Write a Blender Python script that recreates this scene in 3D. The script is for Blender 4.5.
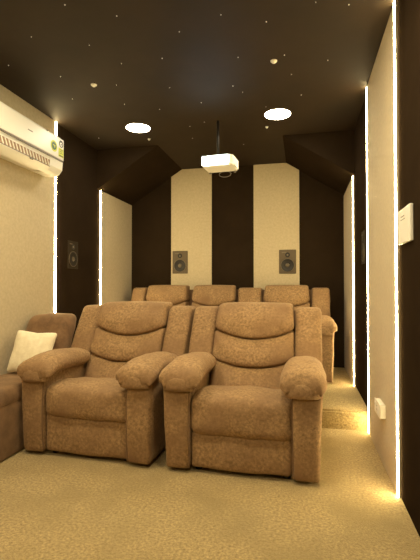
import bpy, bmesh, math, random
from mathutils import Vector, Matrix, noise

random.seed(7)
PI = math.pi
scn = bpy.context.scene
for o in list(bpy.data.objects):
    bpy.data.objects.remove(o)
C = scn.collection

# ------------------------------------------------------------------ camera, world, exposure
CAM_H = 1.13
cam_d = bpy.data.cameras.new('camera')
cam_d.sensor_fit = 'HORIZONTAL'
cam_d.sensor_width = 36.0
cam_d.lens = 36.0 * 415.0 / 420.0
cam_d.clip_start = 0.02
cam = bpy.data.objects.new('camera', cam_d)
cam.location = (0, 0, CAM_H)
cam.rotation_euler = (math.radians(91.0), 0, math.radians(12.5))
C.objects.link(cam)
scn.camera = cam

world = bpy.data.worlds.new('world')
scn.world = world
world.use_nodes = True
world.node_tree.nodes['Background'].inputs[0].default_value = (0.02, 0.014, 0.008, 1)
world.node_tree.nodes['Background'].inputs[1].default_value = 0.3

scn.view_settings.view_transform = 'Standard'
scn.view_settings.look = 'None'
scn.view_settings.exposure = 1.62
scn.view_settings.gamma = 1.0
scn.view_settings.use_curve_mapping = False

LED_COL = (1.0, 0.78, 0.38)
LED_STR = 29.0
LAMP_COL = (1.0, 0.81, 0.49)
LAMP_STR = 22.0
LAMP_ADDED = 74.0       # stronger lamps added out of view to light chairs and carpet

# ------------------------------------------------------------------ materials
def mat(name, col, rough=0.6, metal=0.0, emit=None, estr=0.0, spec=0.5):
    m = bpy.data.materials.new(name)
    m.use_nodes = True
    b = m.node_tree.nodes['Principled BSDF']
    b.inputs['Base Color'].default_value = (*col, 1)
    b.inputs['Roughness'].default_value = rough
    b.inputs['Metallic'].default_value = metal
    b.inputs['Specular IOR Level'].default_value = spec
    if emit:
        b.inputs['Emission Color'].default_value = (*emit, 1)
        b.inputs['Emission Strength'].default_value = estr
    return m

def mottled(name, c1, c2, scale=8, detail=6, rough=0.85, bump=0.2, bscale=300, bdist=0.003,
            sheen=0.0, sheen_col=(1, 1, 1), lo=0.35, hi=0.65, stretch=(1, 1, 1), scale2=None, c3=None, spec=0.3):
    m = mat(name, c1, rough, spec=spec)
    nt = m.node_tree
    N, L = nt.nodes, nt.links
    b = N['Principled BSDF']
    tc = N.new('ShaderNodeTexCoord')
    mp = N.new('ShaderNodeMapping')
    mp.inputs['Scale'].default_value = stretch
    L.new(tc.outputs['Object'], mp.inputs[0])
    n = N.new('ShaderNodeTexNoise')
    n.inputs['Scale'].default_value = scale
    n.inputs['Detail'].default_value = detail
    n.inputs['Roughness'].default_value = 0.65
    L.new(mp.outputs[0], n.inputs['Vector'])
    r = N.new('ShaderNodeValToRGB')
    r.color_ramp.elements[0].position = lo
    r.color_ramp.elements[1].position = hi
    r.color_ramp.elements[0].color = (*c1, 1)
    r.color_ramp.elements[1].color = (*c2, 1)
    L.new(n.outputs['Fac'], r.inputs[0])
    out = r.outputs[0]
    if c3:
        n3 = N.new('ShaderNodeTexNoise')
        n3.inputs['Scale'].default_value = scale2
        n3.inputs['Detail'].default_value = 4
        L.new(mp.outputs[0], n3.inputs['Vector'])
        r3 = N.new('ShaderNodeValToRGB')
        r3.color_ramp.elements[0].position = 0.42
        r3.color_ramp.elements[1].position = 0.7
        L.new(n3.outputs['Fac'], r3.inputs[0])
        mx = N.new('ShaderNodeMix')
        mx.data_type = 'RGBA'
        L.new(r3.outputs[0], mx.inputs['Factor'])
        L.new(out, mx.inputs['A'])
        mx.inputs['B'].default_value = (*c3, 1)
        out = mx.outputs['Result']
    L.new(out, b.inputs['Base Color'])
    if sheen:
        b.inputs['Sheen Weight'].default_value = sheen
        b.inputs['Sheen Tint'].default_value = (*sheen_col, 1)
        b.inputs['Sheen Roughness'].default_value = 0.5
    n2 = N.new('ShaderNodeTexNoise')
    n2.inputs['Scale'].default_value = bscale
    n2.inputs['Detail'].default_value = 3
    L.new(mp.outputs[0], n2.inputs['Vector'])
    bp = N.new('ShaderNodeBump')
    bp.inputs['Strength'].default_value = bump
    bp.inputs['Distance'].default_value = bdist
    L.new(n2.outputs['Fac'], bp.inputs['Height'])
    L.new(bp.outputs[0], b.inputs['Normal'])
    return m

M = {}
M['suede'] = mottled('suede_brown', (0.130, 0.076, 0.033), (0.445, 0.282, 0.140), scale=60, detail=8, rough=0.8,
                     bump=0.5, bscale=170, bdist=0.003, sheen=0.12, sheen_col=(1, 0.8, 0.55), lo=0.27, hi=0.73,
                     scale2=5, c3=(0.225, 0.132, 0.066))
M['suede_dark'] = mottled('suede_dark_brown', (0.115, 0.063, 0.030), (0.22, 0.125, 0.062), scale=10, detail=8, rough=0.8,
                          bump=0.3, bscale=120, sheen=0.3, sheen_col=(1, 0.8, 0.55))
M['carpet'] = mottled('carpet_gold', (0.215, 0.150, 0.066), (0.62, 0.475, 0.225), scale=75, detail=9, rough=0.95, bump=1.0,
                      bscale=200, bdist=0.012, sheen=0.3, sheen_col=(1, 0.85, 0.6), lo=0.33, hi=0.67, spec=0.1,
                      scale2=2.6, c3=(0.31, 0.23, 0.10))
M['dark'] = mottled('dark_brown_paint', (0.022, 0.0145, 0.0085), (0.027, 0.0178, 0.0105), scale=3, rough=1.0, spec=0.0, bump=0.1, bscale=180, bdist=0.001)
M['ceiling'] = mottled('ceiling_brown_paint', (0.021, 0.0125, 0.0055), (0.029, 0.017, 0.0075), scale=2.2, detail=7, spec=0.25, rough=0.7, bump=0.1, bscale=60,
                       bdist=0.001)
M['panel'] = mottled('beige_fabric', (0.49, 0.415, 0.275), (0.56, 0.475, 0.32), scale=40, detail=4, rough=0.95, bump=0.25,
                     bscale=420, bdist=0.001, sheen=0.1)
M['white'] = mat('white_plastic', (0.86, 0.85, 0.78), 0.35)
M['offwhite'] = mat('offwhite_plastic', (0.80, 0.77, 0.66), 0.4)
M['grey'] = mat('grey_plastic', (0.22, 0.2, 0.17), 0.5)
M['fin'] = mat('brown_fins', (0.30, 0.19, 0.11), 0.5)
M['black'] = mat('black_plastic', (0.012, 0.010, 0.008), 0.5)
M['bronze'] = mat('bronze_bezel', (0.10, 0.07, 0.035), 0.45)
M['bezel_dark'] = mat('dark_bezel', (0.03, 0.021, 0.011), 0.6, spec=0.2)
M['cone'] = mat('speaker_cone', (0.012, 0.009, 0.006), 0.5)
M['metal'] = mat('satin_metal', (0.20, 0.17, 0.12), 0.45, 0.8)
M['trim'] = mat('aluminium_profile', (0.30, 0.26, 0.2), 0.9, 0.0, spec=0.0)
M['pillow'] = mottled('cream_cloth', (0.74, 0.66, 0.47), (0.86, 0.79, 0.6), scale=22, rough=0.85, bump=0.3, bscale=160, bdist=0.002, sheen=0.2)
M['led'] = mat('led_glow', (1, 0.9, 0.7), 0.5, emit=LED_COL, estr=LED_STR)
M['lamp'] = mat('lamp_glow', (1, 0.95, 0.85), 0.5, emit=(1.0, 0.88, 0.66), estr=LAMP_STR)
M['lamp_added'] = mat('lamp_glow_added', (1, 0.95, 0.85), 0.5, emit=LAMP_COL, estr=LAMP_ADDED)
M['star'] = mat('fibre_glow', (1, 1, 1), 0.5, emit=(1.0, 0.85, 0.6), estr=0.14)
M['lens'] = mat('projector_lens_glow', (1, 1, 1), 0.2, emit=(0.35, 0.75, 1.0), estr=30)
M['proj_glare'] = mat('projector_glare', (1, 1, 1), 0.4, emit=(0.75, 0.95, 1.0), estr=5.0)  # glare over the projector's white front, put in as emission
M['green'] = mat('label_green', (0.62, 0.68, 0.05), 0.5)
M['dkgreen'] = mat('label_dark_green', (0.04, 0.13, 0.03), 0.5)
M['ink'] = mat('label_ink', (0.06, 0.06, 0.03), 0.5)

# ------------------------------------------------------------------ mesh helpers
def link(name, bm, material, parent=None, smooth=True):
    me = bpy.data.meshes.new(name)
    bmesh.ops.recalc_face_normals(bm, faces=bm.faces[:])
    bm.to_mesh(me)
    bm.free()
    me.materials.append(material)
    if smooth:
        me.polygons.foreach_set('use_smooth', [True] * len(me.polygons))
    o = bpy.data.objects.new(name, me)
    C.objects.link(o)
    if parent:
        o.parent = parent
    return o

def tag(o, label=None, cat=None, group=None, kind=None):
    if label: o['label'] = label
    if cat: o['category'] = cat
    if group: o['group'] = group
    if kind: o['kind'] = kind
    return o

def thing(name, label, cat, loc=(0, 0, 0), rz=0, group=None):
    o = bpy.data.objects.new(name, None)
    o.empty_display_size = 0.1
    C.objects.link(o)
    o.location = loc
    o.rotation_euler = (0, 0, rz)
    return tag(o, label, cat, group)

def copy_tree(o, parent=None):
    c = o.copy()
    C.objects.link(c)
    c.parent = parent
    for ch in o.children:
        copy_tree(ch, c)
    return c

def box(bm, lo, hi, bevel=0.0, seg=2):
    vs = bmesh.ops.create_cube(bm, size=1.0)['verts']
    for v in vs:
        for i in range(3):
            v.co[i] = lo[i] + (v.co[i] + 0.5) * (hi[i] - lo[i])
    if bevel > 0:
        es = list({e for v in vs for e in v.link_edges})
        bmesh.ops.bevel(bm, geom=es, offset=bevel, segments=seg, affect='EDGES', profile=0.5)
    return bm

def prism(bm, pts, axis, a, b):
    """pts in the two remaining axes (cyclic order), extruded along axis from a to b."""
    def P(u, v, t):
        return {'x': (t, u, v), 'y': (u, t, v), 'z': (u, v, t)}[axis]
    A = [bm.verts.new(P(u, v, a)) for u, v in pts]
    B = [bm.verts.new(P(u, v, b)) for u, v in pts]
    bm.faces.new(A)
    bm.faces.new(B[::-1])
    n = len(pts)
    for i in range(n):
        bm.faces.new((A[i], A[(i + 1) % n], B[(i + 1) % n], B[i]))
    return bm

def lathe(bm, prof, n=28, center=(0, 0, 0), axis='z', cap=True):
    """prof: list of (radius, height)."""
    rings = []
    for r, h in prof:
        ring = []
        for k in range(n):
            a = 2 * PI * k / n
            u, v = r * math.cos(a), r * math.sin(a)
            p = {'z': (u, v, h), 'y': (u, h, v), 'x': (h, u, v)}[axis]
            ring.append(bm.verts.new(Vector(p) + Vector(center)))
        rings.append(ring)
    for a, b in zip(rings, rings[1:]):
        for k in range(n):
            bm.faces.new((a[k], a[(k + 1) % n], b[(k + 1) % n], b[k]))
    if cap:
        bm.faces.new(rings[0])
        bm.faces.new(rings[-1][::-1])
    return bm

def tube(bm, pts, r, n=8):
    pts = [Vector(p) for p in pts]
    rings = []
    for i, p in enumerate(pts):
        d = (pts[min(i + 1, len(pts) - 1)] - pts[max(i - 1, 0)]).normalized()
        up = Vector((0, 0, 1)) if abs(d.z) < 0.9 else Vector((1, 0, 0))
        s = d.cross(up).normalized()
        t = s.cross(d).normalized()
        rings.append([bm.verts.new(p + r * (math.cos(2 * PI * k / n) * s + math.sin(2 * PI * k / n) * t)) for k in range(n)])
    for a, b in zip(rings, rings[1:]):
        for k in range(n):
            bm.faces.new((a[k], a[(k + 1) % n], b[(k + 1) % n], b[k]))
    bm.faces.new(rings[0][::-1])
    bm.faces.new(rings[-1])
    return bm

def cushion(h, r, n=(14, 10, 14), puff=(0, 0, 0), deform=None, wr=0.0, wscale=9.0, seed=0.0):
    """Rounded, puffed box centred on the origin; h = half sizes. deform: Vector -> Vector."""
    bm = bmesh.new()
    cache = {}
    def sp(i, k):
        t = -1 + 2 * i / k
        return math.sin(t * PI / 2) * 0.45 + t * 0.55
    def vert(p):
        key = tuple(round(c, 5) for c in p)
        if key in cache:
            return cache[key]
        q = Vector((p[0] * h[0], p[1] * h[1], p[2] * h[2]))
        inner = Vector([max(-(h[i] - r), min(h[i] - r, q[i])) for i in range(3)])
        d = q - inner
        if d.length > 1e-9:
            q = inner + d.normalized() * r
        u = [q[i] / h[i] for i in range(3)]
        for i in range(3):
            j, k = (i + 1) % 3, (i + 2) % 3
            q[i] += puff[i] * u[i] * max(0, 1 - u[j] ** 2) ** 0.8 * max(0, 1 - u[k] ** 2) ** 0.8
        if wr:
            nz = noise.noise(Vector((q.x + seed, q.y, q.z)) * wscale) + 0.5 * noise.noise(Vector((q.x, q.y + seed, q.z)) * wscale * 2.3)
            dr = Vector((u[0] ** 3, u[1] ** 3, u[2] ** 3))
            if dr.length > 1e-6:
                q += dr.normalized() * nz * wr
        if deform:
            q = deform(q, u)
        v = bm.verts.new(q)
        cache[key] = v
        return v
    for ax in range(3):
        j, k = (ax + 1) % 3, (ax + 2) % 3
        for s in (-1, 1):
            g = []
            for a in range(n[j] + 1):
                row = []
                for b in range(n[k] + 1):
                    p = [0, 0, 0]
                    p[ax] = s
                    p[j] = sp(a, n[j])
                    p[k] = sp(b, n[k])
                    row.append(vert(p))
                g.append(row)
            for a in range(n[j]):
                for b in range(n[k]):
                    f = [g[a][b], g[a + 1][b], g[a + 1][b + 1], g[a][b + 1]]
                    if s < 0: f.reverse()
                    if len(set(f)) == 4:
                        try: bm.faces.new(f)
                        except ValueError: pass
    return bm

# ------------------------------------------------------------------ room shell
XL, XR = -2.27, 0.50        # faces of the light panels
WL, WR = -2.285, 0.515      # wall faces behind them
H = 2.70
YB, YF = 5.30, -1.70
YN = 4.33                   # front of the boxed niche frame
ZC, XCL, XCR = 2.25, -1.55, -0.19   # chamfer: side height, ceiling corners
PLAT_Y, PLAT_Z = 3.47, 0.15

def struct(name, bm, m):
    return tag(link(name, bm, m, smooth=False), kind='structure')

struct('floor', box(bmesh.new(), (WL - .1, YF - .1, -0.1), (WR + .1, YB + .1, 0)), M['carpet'])
struct('ceiling', box(bmesh.new(), (WL - .1, YF - .1, H), (WR + .1, YB + .1, H + 0.1)), M['ceiling'])
struct('wall_left', box(bmesh.new(), (WL - .1, YF - .1, 0), (WL, YB + .1, H)), M['dark'])
struct('wall_right', box(bmesh.new(), (WR, YF - .1, 0), (WR + .1, YB + .1, H)), M['dark'])
struct('wall_back', box(bmesh.new(), (WL, YB, 0), (WR, YB + .1, H)), M['dark'])
struct('wall_front', box(bmesh.new(), (WL, YF - .1, 0), (WR, YF, H)), M['panel'])
# raised platform with a rounded carpeted nosing
bm = bmesh.new()
box(bm, (WL, PLAT_Y, 0), (WR, YB, PLAT_Z))
es = [e for e in bm.edges if all(abs(v.co.y - PLAT_Y) < 1e-5 and abs(v.co.z - PLAT_Z) < 1e-5 for v in e.verts)]
bmesh.ops.bevel(bm, geom=es, offset=0.018, segments=4, affect='EDGES')
struct('floor_platform', bm, M['carpet'])
# chamfered corners of the niche
struct('trim_1', prism(bmesh.new(), [(WL, ZC), (XCL, H), (WL, H)], 'y', YN, YB), M['dark'])
struct('trim_2', prism(bmesh.new(), [(WR, ZC), (WR, H), (XCR, H)], 'y', YN, YB), M['dark'])

# ------------------------------------------------------------------ fabric wall panels
def panel_side(name, x0, x1, y0, y1, z0, z1, label):
    o = link(name, box(bmesh.new(), (x0, y0, z0), (x1, y1, z1), 0.003, 1), M['panel'], smooth=False)
    tag(o, label, 'wall panel')
SL, SL2 = 3.50, 4.40    # left light strips
SR, SR2, SR3 = 2.42, 3.42, 4.35
panel_side('fabric_wall_panel', WL, XL, YF, SL - .0125, 0.0, H, 'wide beige fabric wall panel behind the white air conditioner and the chaise')
panel_side('fabric_wall_panel', WL, XL, SL2 + .0125, YB, PLAT_Z, ZC, 'beige fabric side panel inside the niche, next to the small leftmost end of the rear sofa')
panel_side('fabric_wall_panel', XR, WR, SR + .0125, SR2 - .0125, 0.0, H, 'tall beige fabric wall panel with the white socket box near the floor')
panel_side('fabric_wall_panel', XR, WR, SR3 + .0125, YB, PLAT_Z, ZC, 'narrow beige fabric side panel inside the niche, beyond the step and the right speaker')

def zc(x):
    if x < XCL: return H - (XCL - x) / (XCL - WL) * (H - ZC)
    if x > XCR: return H - (x - XCR) / (WR - XCR) * (H - ZC)
    return H
for (x0, x1, lab) in ((-1.70, -1.15, 'tall beige panel on the back wall with its top left corner cut, seen left of the projector'),
                      (-0.60, -0.03, 'tall beige panel on the back wall with its top right corner cut, seen right of the projector')):
    pts = [(x0, PLAT_Z), (x1, PLAT_Z), (x1, zc(x1) - .004)]
    if x1 > XCR: pts.append((XCR, H - .004))
    else: pts.append((x1, H - .004)) if zc(x1) < H else None
    if x0 < XCL: pts += [(XCL, H - .004), (x0, zc(x0) - .004)]
    else: pts.append((x0, H - .004))
    tag(link('fabric_wall_panel', prism(bmesh.new(), pts, 'y', YB - .022, YB), M['panel'], smooth=False), lab, 'wall panel')

# ------------------------------------------------------------------ LED strips
def led(side, y, z0, z1, label, w=0.018):
    t = thing('led_strip_light', label, 'light strip', (WL if side < 0 else WR, y, z0), 0, 'vertical light strips on the side walls')
    s = 1 if side < 0 else -1
    ln = z1 - z0
    a, b = sorted((0, s * .0115))
    link('aluminium_channel', box(bmesh.new(), (a, -w / 2, 0), (b, w / 2, ln)), M['trim'], t, False)
    a, b = sorted((s * .0115, s * .0172))
    link('diffuser', box(bmesh.new(), (a, -w / 2, .002), (b, w / 2, ln - .002)), M['led'], t, False)
led(-1, SL, 0, H, 'glowing vertical light strip beside the end of the white air conditioner')
led(-1, SL2, PLAT_Z, ZC, 'glowing vertical light strip at the niche edge behind the left recliner')
led(1, SR, 0, H, 'glowing vertical light strip nearest the camera, beside the white switch panel', 0.018)
led(1, SR2, 0, H, 'glowing vertical light strip at the foot of the carpeted step')
led(1, SR3, PLAT_Z, ZC, 'glowing vertical light strip standing on the platform beyond the step')

# ------------------------------------------------------------------ recliners
def backy(z, top):          # front face of the backrest: reclined
    return 0.50 + (z - 0.40) / 0.62 * (top - 0.50)

def back_cushion(cx, zlo, zhi, sag_lo, sag_hi, hw, hw_top, thick, top, seed, forward=0.0):
    """One tier of a tufted backrest, its lower and upper seam sagging like a smile."""
    def df(q, u):
        t = (u[2] + 1) / 2
        sx = u[0]
        lo = zlo + sag_lo * sx * sx
        hi = zhi + sag_hi * sx * sx
        z = lo + max(-.05, min(1.05, t)) * (hi - lo)
        w = hw + (hw_top - hw) * t
        # gathers running into the corners
        g = 0.006 * math.sin(sx * 10 + t * 9) * max(0, abs(sx) - .55) * 2
        y = backy(z, top) + (q.y + 0) - forward * math.sin(PI * max(0, min(1, t))) + g
        return Vector((cx + sx * w, y, z))
    return cushion((hw, thick / 2, (zhi - zlo) / 2), 0.034, (24, 8, 14),
                   (0.0, 0.016, 0.0), df, 0.010, 9, seed)

def add_seat(t, cx, hw, top, seed, seam=0.0):
    """seat cushion, footrest and the three backrest cushions"""
    m = M['suede']
    def seat_df(q, u):
        v = Vector((q.x + cx, q.y + 0.27, q.z + 0.356 + seam * (1 - u[2]) / 2))
        # front roll hangs over, crown in the middle
        fr = max(0, -u[1])
        v.z += -0.012 * fr ** 3 + 0.012 * math.sin(u[0] * 7 + seed) * max(0, u[2]) * .25
        if u[2] < 0: v.y += 0.0
        v.z -= 0.050 * max(0, u[1] + .3) * max(0, u[2])
        return v
    link('seat_cushion', cushion((hw + .004, 0.29, 0.115), 0.048, (20, 18, 10), (0, 0.014, 0.018), seat_df, 0.008, 9, seed), m, t)
    def foot_df(q, u):
        v = Vector((q.x + cx, q.y + 0.06, q.z + 0.143))
        v.z += (seam - .010) * (1 + u[2]) / 2 - 0.004 * math.cos(u[0] * 4)
        return v
    link('footrest', cushion((hw - .003, 0.06, 0.115), 0.022, (20, 8, 12), (0, 0.012, 0), foot_df, 0.003, 9, seed + 3), m, t)
    def tier(*a, **k): return link('backrest_cushion', back_cushion(cx, *a, **k), m, t)
    tier(0.32, 0.552, 0.0, 0.055, hw - .012, hw - .012, 0.18, top, seed + 1, forward=0.014)
    tier(0.553, 0.746, 0.055, 0.070, hw - .008, hw - .010, 0.19, top, seed + 2, forward=0.02)
    tier(0.747, 1.010, 0.070, -0.006, hw - .008, hw - .024, 0.21, top, seed + 5, forward=0.028)

def add_wing(t, x0, x1, top, seed, flare=0.0, zt=0.975):
    cxx, hw = (x0 + x1) / 2, (x1 - x0) / 2
    def df(q, u):
        tt = (u[2] + 1) / 2
        z = 0.42 + tt * (zt - 0.42)
        return Vector((cxx + q.x * (0.97 + .03 * tt) + flare * tt, backy(z, top) + q.y + 0.022 - .012 * math.sin(PI * tt), z - 0.012 * u[0] * flare * 10 * tt))
    return link('backrest_wing', cushion((hw + .008, 0.09, 0.275), 0.034, (9, 8, 22), (0.004, 0.01, 0.0), df, 0.005, 7, seed), M['suede'], t)

def add_arm(t, s, cx, seed, half=0.460, width=0.15, depth=0.86, ph=0.066):
    """s = -1 left, +1 right. Upholstered arm box with a puffy pad on top."""
    m = M['suede']
    xo = cx + s * (half - width / 2)
    def df(q, u):
        v = Vector((q.x, q.y + depth / 2 - .02, q.z + 0.305))
        k = (u[2] + 1) / 2
        v.x = xo + q.x * (1 + .15 * k) + s * (0.010 * k * k)
        v.y -= 0.018 * math.sin(PI * min(1, max(0, k))) * max(0, -u[1])
        return v
    a = link('armrest', cushion((width / 2, depth / 2, 0.285), 0.022, (8, 20, 18), (0.004, 0.004, 0), df, 0.004, 6, seed), m, t)
    px = cx + s * (half - 0.092)
    def pf(q, u):
        f = max(0, (-u[1] - 0.1) / 0.9)          # 0 rear .. 1 front
        k = 1 + 0.02 * math.sin(PI * (u[1] + 1) / 2)
        q.z *= 1 - 0.30 * abs(u[0]) ** 2.5 - 0.22 * f * f * (u[2] < 0)
        v = Vector((px + q.x * (0.90 + 0.12 * f) * k, q.y + 0.22, q.z + 0.590))
        v.z -= 0.045 * f ** 2.2 * (0.6 + .4 * (u[2] < 0))
        v.z += 0.012 * max(0, 1 - abs(u[1])) 
        # gathers along the lower front of the pad
        if u[2] < 0.3:
            amt = min(1, (0.3 - u[2])) * max(0, f - .25)
            v.y += 0.014 * amt * math.sin(u[0] * 17 + seed)
            v.z += 0.006 * amt * math.sin(u[0] * 21 + seed * 2)
        return v
    link('arm_pad', cushion((0.134, 0.285, ph), ph - .004, (20, 26, 16), (0.003, 0.0, 0.012), pf, 0.008, 8, seed + 9), m, a)
    # stitched front panel under the pad: a shallow arched patch
    def ff(q, u):
        z = 0.530 + q.z
        z += 0.026 * (1 - u[0] ** 2) * max(0, u[2])
        return Vector((px + q.x, -0.047 + q.y + 0.022 * u[0] ** 2, z))
    link('pad_facing', cushion((0.100, 0.02, 0.030), 0.012, (12, 4, 6), (0, 0.006, 0), ff, 0.003, 20, seed + 4), m, a)
    # welt running down the inner front edge
    wx = cx + s * (half - width - 0.002)
    link('piping', tube(bmesh.new(), [(wx + s * .004 * 0, -0.012 - 0.016 * math.sin(PI * i / 14), 0.03 + 0.5 * i / 14) for i in range(15)], 0.004, 6), M['suede_dark'], a)

def make_recliner(label, loc, rz, seed, top=0.84, ph=0.066, seam=0.0):
    t = thing('recliner_armchair', label, 'recliner', loc, rz, 'brown suede recliners in the front row')
    add_seat(t, 0, 0.305, top, seed, seam)
    add_wing(t, -0.482, -0.310, top, seed + .3, 0.0)
    add_wing(t, 0.310, 0.482, top, seed + .7, 0.0)
    add_arm(t, -1, 0, seed + 1.5, ph=ph)
    add_arm(t, 1, 0, seed + 2.5, ph=ph)
    # rear shell of the backrest
    def sh(q, u):
        k = (u[2] + 1) / 2
        z = 0.14 + k * 0.81
        return Vector((q.x * (0.95 + .05 * k), backy(z, top) + 0.13 + q.y, z))
    link('backrest_shell', cushion((0.455, 0.055, 0.40), 0.03, (10, 4, 12), (0, 0, 0), sh), M['suede_dark'], t)
    b = link('base_frame', box(bmesh.new(), (-0.30, 0.10, 0.012), (0.30, 0.72, 0.05)), M['black'], t, False)
    for x in (-0.27, 0.27):
        for y in (0.075, 0.68):
            link('foot', lathe(bmesh.new(), [(0.022, 0.0), (0.024, 0.006), (0.018, 0.03)], 14, (x, y, 0)), M['black'], b)
    link('lever_bar', box(bmesh.new(), (-0.20, 0.055, 0.012), (0.22, 0.075, 0.024), .003, 1), M['black'], b, False)
    return t

make_recliner('left brown suede recliner of the front pair, beside the chaise and cream cushion', (-1.388, 2.49, 0), math.radians(-2.6), 1.0, ph=0.058, seam=0.03)
make_recliner('right brown suede recliner of the front pair, nearest the carpeted step', (-0.364, 2.46, 0), math.radians(-1.0), 14.0)

# rear sofa, one connected piece of three recliner seats
TB = 0.73
sofa = thing('reclining_sofa', 'brown suede three seat reclining sofa on the raised platform at the back wall', 'sofa', (0, 4.36, PLAT_Z))
add_wing(sofa, -2.12, -1.955, TB, 31.1, 0)
add_seat(sofa, -1.655, 0.275, TB, 32)
add_seat(sofa, -1.055, 0.275, TB, 34)
add_wing(sofa, -0.752, -0.485, TB, 33.3, 0)
add_seat(sofa, -0.18, 0.275, TB, 36)
add_wing(sofa, 0.118, 0.305, TB, 37.3, 0)
add_arm(sofa, -1, -1.66, 38, half=0.45)
add_arm(sofa, 1, -0.18, 39, half=0.48)
def cons(q, u):
    return Vector((-0.62 + q.x, 0.29 + q.y, 0.32 + q.z))
link('console_box', cushion((0.125, 0.27, 0.29), 0.03, (8, 10, 10), (0, 0.005, 0.006), cons, .003, 8, 2), M['suede'], sofa)
for x in (-0.66, -0.58):
    link('cup_holder', lathe(bmesh.new(), [(0.030, 0.0), (0.034, 0.006), (0.034, 0.012), (0.028, 0.014), (0.026, 0.002)], 18, (x, 0.2, 0.61)), M['metal'], sofa)
def sh2(q, u):
    k = (u[2] + 1) / 2
    z = 0.12 + k * 0.83
    return Vector((-0.905 + q.x, backy(z, TB) + 0.12 + q.y, z))
link('backrest_shell', cushion((1.19, 0.045, 0.40), 0.03, (14, 4, 10), (0, 0, 0), sh2), M['suede_dark'], sofa)
link('base_frame', box(bmesh.new(), (-1.95, 0.06, 0.0), (0.12, 0.66, 0.06)), M['black'], sofa, False)

# ------------------------------------------------------------------ chaise with a reclined back, along the left wall
ch = thing('chaise_lounge', 'low dark brown suede chaise with reclined back against the left wall', 'chaise', (-2.066, 2.2, 0))
def cb(q, u):
    k = (u[2] + 1) / 2
    return Vector((q.x * (0.93 + .07 * k), q.y + 0.0, q.z + 0.185))
link('chaise_base', cushion((0.188, 0.72, 0.185), 0.03, (12, 28, 12), (0.004, 0, 0), cb, .004, 6, 51), M['suede_dark'], ch)
def cs(q, u):
    return Vector((q.x, q.y, q.z + 0.405))
link('seat_cushion', cushion((0.192, 0.73, 0.06), 0.045, (14, 30, 8), (0.0, 0, 0.015), cs, .005, 7, 53), M['suede_dark'], ch)
def cbk(q, u):
    k = (u[2] + 1) / 2
    return Vector((q.x + 0.012, q.y + 0.72 + 0.24 * k, q.z + 0.63 - 0.025 * max(0, -u[0]) ** 3 * k))
link('backrest_cushion', cushion((0.192, 0.10, 0.275), 0.06, (16, 10, 18), (0.0, 0.02, 0.004), cbk, .006, 7, 55), M['suede_dark'], ch)
link('backrest_base', box(bmesh.new(), (-0.19, 0.66, 0.02), (0.185, 0.92, 0.42), 0.02, 2), M['suede_dark'], ch)

# cream cushion leaning on the chaise back
def pil(q, u):
    # pinched corners, puffy centre
    e = max(abs(u[0]), abs(u[2]))
    c = abs(u[0] * u[2])
    q.x *= 1 + 0.05 * c - 0.035 * (1 - c) * abs(u[0]) ** 4
    q.z *= 1 + 0.05 * c - 0.035 * (1 - c) * abs(u[2]) ** 4
    q.y *= max(0.12, (1 - abs(u[0]) ** 3.2) ** .5 * (1 - abs(u[2]) ** 3.2) ** .5)
    return q
pm = cushion((0.157, 0.065, 0.157), 0.02, (22, 6, 22), (0, 0, 0), pil, 0.004, 14, 61)
pb = link('throw_cushion', pm, M['pillow'])
pb.location = (-2.03, 2.83, 0.630)
pb.rotation_euler = (math.radians(-22), math.radians(3), math.radians(5))
tag(pb, 'small square cream throw cushion leaning on the chaise back', 'cushion')

# ------------------------------------------------------------------ air conditioner
ac = thing('air_conditioner', 'white split air conditioner mounted high on the left wall', 'air conditioner', (XL, 0, 0))
A0, A1 = 2.20, 3.30
prof = [(0, 2.46), (.17, 2.46), (.2, 2.425), (.205, 2.36), (.203, 2.245), (.195, 2.238), (.185, 2.19), (.150, 2.185), (0.06, 2.125), (0.0, 2.13)]
link('casing', prism(bmesh.new(), prof, 'y', A0, A1), M['white'], ac, False)
link('front_panel', box(bmesh.new(), (.190, A0 + .005, 2.248), (.211, A1 - .004, 2.432), .006, 3), M['white'], ac, False)
# outlet with curved guide vanes
link('panel_gap', box(bmesh.new(), (.19, A0 + .005, 2.236), (.207, A1 - .006, 2.247)), M['grey'], ac, False)
link('outlet_cavity', prism(bmesh.new(), [(.1962, 2.205), (.1915, 2.150), (.125, 2.118), (.09, 2.14)], 'y', A0 + .04, A1 - .19), M['fin'], ac, False)
for k in range(22):
    y = A0 + .05 + k * 0.039
    link('guide_vane', prism(bmesh.new(), [(y, 2.203), (y + .010, 2.203), (y + .034, 2.156), (y + .022, 2.156)], 'x', .1925, .1985), M['offwhite'], ac, False)
link('louvre_flap', prism(bmesh.new(), [(.194, 2.150), (.198, 2.144), (.125, 2.108), (.118, 2.110), (.125, 2.118)], 'y', A0 + .04, A1 - .19), M['white'], ac, False)
link('louvre_gap', box(bmesh.new(), (.188, A0 + .04, 2.146), (.1965, A1 - .19, 2.153)), M['grey'], ac, False)
link('end_cheek', prism(bmesh.new(), [(.200, 2.235), (.194, 2.165), (.165, 2.128), (.125, 2.110), (.03, 2.12), (.03, 2.2)], 'y', A1 - .188, A1 - .002), M['white'], ac, False)
link('clip', tube(bmesh.new(), [(.193, 2.84, 2.15), (.199, 2.855, 2.138), (.200, 2.875, 2.138), (.197, 2.885, 2.152)], .005, 6), M['grey'], ac)
link('brand_mark', box(bmesh.new(), (.211, 2.80, 2.345), (.2118, 2.86, 2.353)), M['grey'], ac, False)
link('panel_catch', box(bmesh.new(), (.19, 3.04, 2.425), (.214, 3.055, 2.436), .002, 1), M['grey'], ac, False)
st = link('energy_label', box(bmesh.new(), (.211, 3.212, 2.268), (.2120, 3.288, 2.345)), M['green'], ac, False)
link('label_top', box(bmesh.new(), (.211, 3.212, 2.345), (.2120, 3.288, 2.418)), M['offwhite'], st, False)
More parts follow.
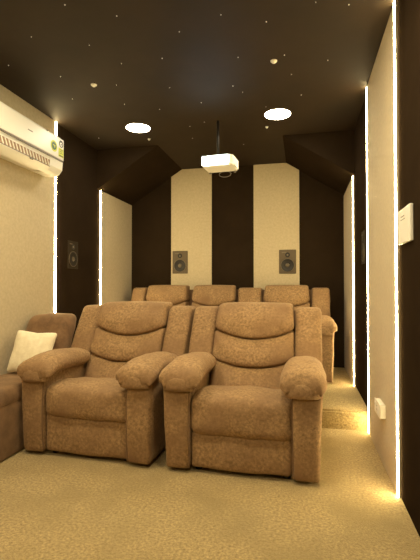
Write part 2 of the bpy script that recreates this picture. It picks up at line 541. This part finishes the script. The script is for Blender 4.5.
link('star_dial', lathe(bmesh.new(), [(.031, 0), (.031, .0008)], 24, (.212, 3.250, 2.384), 'x'), M['ink'], st, False)
link('dial_print', lathe(bmesh.new(), [(.018, 0), (.008, 0.0006)], 24, (.2128, 3.250, 2.380), 'x', cap=False), M['offwhite'], st, False)
bm = bmesh.new()
for k in range(3):
    box(bm, (.212, 3.228, 2.330 - k * .015), (.2126, 3.276 - .010 * (k % 2), 2.334 - k * .015))
box(bm, (.212, 3.222, 2.274), (.2126, 3.282, 2.284))
link('label_text', bm, M['ink'], st, False)
rd = link('round_sticker', lathe(bmesh.new(), [(.048, 0), (.048, .0008)], 28, (.211, 3.145, 2.335), 'x'), M['green'], ac, False)
link('sticker_core', lathe(bmesh.new(), [(.034, 0), (.034, .0008)], 28, (.212, 3.145, 2.335), 'x'), M['dkgreen'], rd, False)
bm = bmesh.new()
box(bm, (.2128, 3.128, 2.338), (.2134, 3.164, 2.344)); box(bm, (.2128, 3.150, 2.322), (.2134, 3.158, 2.340))
link('sticker_print', bm, M['green'], rd, False)

# ------------------------------------------------------------------ in-wall speakers
def speaker(label, loc, rz, bez):
    t = thing('wall_speaker', label, 'speaker', loc, rz, 'open speakers set into the walls')
    bm = bmesh.new()                                  # frame: local face towards -y
    box(bm, (-.105, -.010, -.15), (.105, .0, .15), .004, 1)
    link('bezel', bm, bez, t, False)
    bm = bmesh.new()
    box(bm, (-.095, -.012, -.142), (.095, -.010, .142))
    link('baffle', bm, M['bronze'] if bez is M['bronze'] else M['bezel_dark'], t, False)
    w = link('woofer', lathe(bmesh.new(), [(.080, -.012), (.080, -.018), (.074, -.022), (.066, -.017), (.040, -.013), (.022, -.0125)], 32, (0, 0, -.045), 'y'), M['cone'], t)
    link('woofer_ring', lathe(bmesh.new(), [(.084, -.012), (.084, -.019), (.079, -.020), (.079, -.012)], 32, (0, 0, -.045), 'y', cap=False), M['metal'], w)
    link('dust_cap', lathe(bmesh.new(), [(.026, -.013), (.024, -.020), (.016, -.025), (.006, -.027)], 20, (0, 0, -.045), 'y'), M['metal'], w)
    tw = link('tweeter', lathe(bmesh.new(), [(.030, -.012), (.030, -.016), (.022, -.017), (.014, -.014)], 24, (-.0, 0, .085), 'y'), M['cone'], t)
    link('tweeter_dome', lathe(bmesh.new(), [(.012, -.013), (.010, -.019), (.004, -.021)], 16, (0, 0, .085), 'y'), M['metal'], tw)
    if bez is not M['bronze']: t.scale = (0.94, 0.45, 0.94)
    link('badge', box(bmesh.new(), (-.07, -.0135, .112), (-.015, -.012, .122)), M['metal'], t, False)
    return t
speaker('square framed speaker on the beige panel left of the projector', (-1.575, YB - .022, 1.46), 0, M['bronze'])
speaker('framed speaker on the beige panel right of the projector, near the rear sofa', (-0.175, YB - .022, 1.45), 0, M['bronze'])
speaker('dark speaker in the brown wall between the two left light strips', (WL, 3.83, 1.46), PI / 2, M['bezel_dark'])
speaker('dark speaker in the narrow brown wall beyond the beige panel with the socket', (WR, 3.74, 1.47), -PI / 2, M['bezel_dark'])

# ------------------------------------------------------------------ switch panel and socket on the right wall
sw = thing('switch_panel', 'white rectangular switch panel on the dark wall nearest the camera', 'switch panel', (WR, 2.235, 1.44))
link('cover_plate', box(bmesh.new(), (-.018, -.122, -.088), (0, .122, .088), .004, 2), M['white'], sw, False)
bm = bmesh.new()
box(bm, (-.0186, -.02, .045), (-.018, .05, .050)); box(bm, (-.0186, -.035, .030), (-.018, .06, .033))
link('printed_lines', bm, M['grey'], sw, False)
so = thing('socket_box', 'white surface mounted socket box low on the beige panel', 'socket', (XR, 2.83, 0.36))
link('back_box', box(bmesh.new(), (-.030, -.092, -.041), (0, .092, .041), .004, 2), M['offwhite'], so, False)
link('cover_plate', box(bmesh.new(), (-.036, -.095, -.044), (-.030, .095, .044), .003, 2), M['offwhite'], so, False)
for y in (-.05, .05):
    r = link('rocker_switch', box(bmesh.new(), (-.040, y - .02, -.025), (-.036, y + .02, .03), .002, 1), M['white'], so, False)
bm = bmesh.new()
for (y, z) in ((0, .015), (-.01, -.01), (.01, -.01)):
    lathe(bm, [(.004, -.0368), (.004, -.036)], 10, (0, y, z), 'x')
link('socket_holes', bm, M['black'], so, False)

# ------------------------------------------------------------------ ceiling lamps
def lamp(x, y, label, glow, group='round ceiling lights'):
    t = thing('ceiling_light', label, 'ceiling light', (x, y, H), 0, group)
    link('rim', lathe(bmesh.new(), [(.118, 0), (.118, -.003), (.116, -.004), (.115, -.003), (.115, 0)], 40, (0, 0, 0), 'z', cap=False), M['white'], t)
    link('diffuser', lathe(bmesh.new(), [(.115, 0), (.115, -.004), (.07, -.006), (.0005, -.0065)], 40), glow, t)
lamp(-1.57, 3.81, 'round flush ceiling light left of the projector', M['lamp'])
lamp(-0.21, 3.78, 'round flush ceiling light right of the projector', M['lamp'])
for (x, y, lab) in ((-1.57, 1.8, 'added unseen round ceiling light overhead, on the side of the air conditioner'), (-0.21, 1.8, 'added unseen round ceiling light overhead, on the side of the switch panel'),
                    (-1.57, -0.2, 'added unseen round ceiling light behind the camera, far from the switch panel'), (-0.21, -0.2, 'added unseen round ceiling light behind the camera, on the switch panel side')):
    lamp(x, y, lab, M['lamp_added'])  # unseen lamps modelled on the visible pair, added for light on the chairs

# small fixtures between the lamps
for (x, y, lab) in ((-1.57, 2.92, 'small white ceiling fitting in front of the left ceiling light'),
                    (-0.185, 2.88, 'small white ceiling fitting in front of the right ceiling light'),
                    (-1.575, 4.125, 'tiny white ceiling fitting just behind the left ceiling light'),
                    (-0.33, 4.06, 'tiny white ceiling fitting just behind the right ceiling light')):
    s = 1.0 if y < 3 else 0.65
    o = thing('ceiling_sprinkler', lab, 'ceiling fitting', (x, y, H), 0.6)
    link('escutcheon', lathe(bmesh.new(), [(.024 * s, 0), (.022 * s, -.005), (.010 * s, -.010)], 20), M['white'], o)
    link('nozzle', lathe(bmesh.new(), [(.008 * s, -.010), (.008 * s, -.012), (.012 * s, -.013), (.011 * s, -.015)], 16), M['white'], o)

# fibre optic stars of the ceiling
stars = [(-1.28, 2.05), (-1.65, 2.27), (-2.02, 2.53), (-1.34, 2.43), (-1.04, 2.2), (-0.73, 2.42), (-0.93, 2.68), (-1.23, 2.68), (-1.48, 3.29),
         (-1.01, 3.09), (-1.22, 3.45), (-1.4, 2.96), (-0.83, 3.4), (-0.45, 2.32), (-0.2, 2.44), (0.08, 2.33), (0.26, 2.39), (-0.42, 2.78),
         (-0.11, 2.82), (-0.07, 3.09), (0.0, 3.44), (-0.46, 3.29), (-0.52, 3.17), (-0.90, 3.81), (0.18, 2.95), (-1.06, 3.88), (-2.08, 3.98),
         (-1.86, 3.1), (-1.75, 2.75), (-1.12, 4.2), (-0.62, 4.5), (-0.3, 3.6)]
proto = None
for i, (x, y) in enumerate(stars):
    if proto is None:
        proto = link('ceiling_star', lathe(bmesh.new(), [(.0028, 0), (.0028, -.003), (.001, -.005)], 10), M['star'])
        tag(proto, 'tiny point of light set in the dark ceiling', 'star light', 'tiny star lights scattered over the ceiling')
        o = proto
    else:
        o = proto.copy()
        C.objects.link(o)
    s = [1.0, 0.8, 1.15, 0.7][i % 4]
    o.scale = (s, s, 1)
    o.location = (x, y, H)

# ------------------------------------------------------------------ projector on its ceiling pole
pj = thing('projector', 'glowing white projector hanging from the ceiling on a pole', 'projector', (-0.735, 3.76, 2.275), math.radians(-4))
bm = bmesh.new()
prism(bm, [(-.150, -.125), (.110, -.125), (.150, -.085), (.150, .11), (-.150, .11)], 'z', -.05, .05)
bmesh.ops.bevel(bm, geom=bm.edges[:], offset=.012, segments=3, affect='EDGES')
link('housing', bm, M['white'], pj, False)
link('front_glare_plate', box(bmesh.new(), (-.138, -.1285, -.040), (.104, -.124, .040), .002, 1), M['proj_glare'], pj, False)  # thin glowing plate, stands in for glare on the housing front
ln_ = link('lens_barrel', lathe(bmesh.new(), [(.044, -.124), (.044, -.140), (.036, -.142), (.034, -.134)], 28, (-.085, 0, .0), 'y', cap=False), M['offwhite'], pj)
link('lens', lathe(bmesh.new(), [(.033, -.130), (.030, -.146), (.018, -.155), (.002, -.158)], 24, (-.085, 0, 0), 'y'), M['lens'], ln_)
for x in (-.12, .12):
    link('foot', lathe(bmesh.new(), [(.012, -.055), (.011, -.066)], 14, (x, .08, 0)), M['grey'], pj)
mt = link('ceiling_mount', lathe(bmesh.new(), [(.0125, .057), (.0125, .438)], 16, (-.04, 0.06, 0)), M['black'], pj)
link('mount_plate', lathe(bmesh.new(), [(.045, .436), (.045, .445)], 24, (-.04, .06, 0)), M['black'], mt)
link('mount_bracket', box(bmesh.new(), (-.11, .0, .055), (.03, .12, .063), .002, 1), M['grey'], mt, False)
link('cable', tube(bmesh.new(), [(.015 + .058 * math.sin(a), .118, -.060 - .055 * (1 - math.cos(a)) / 2 * 1.0 + .02) for a in [PI * 2 * i / 24 for i in range(25)]], .003, 6), M['grey'], pj)
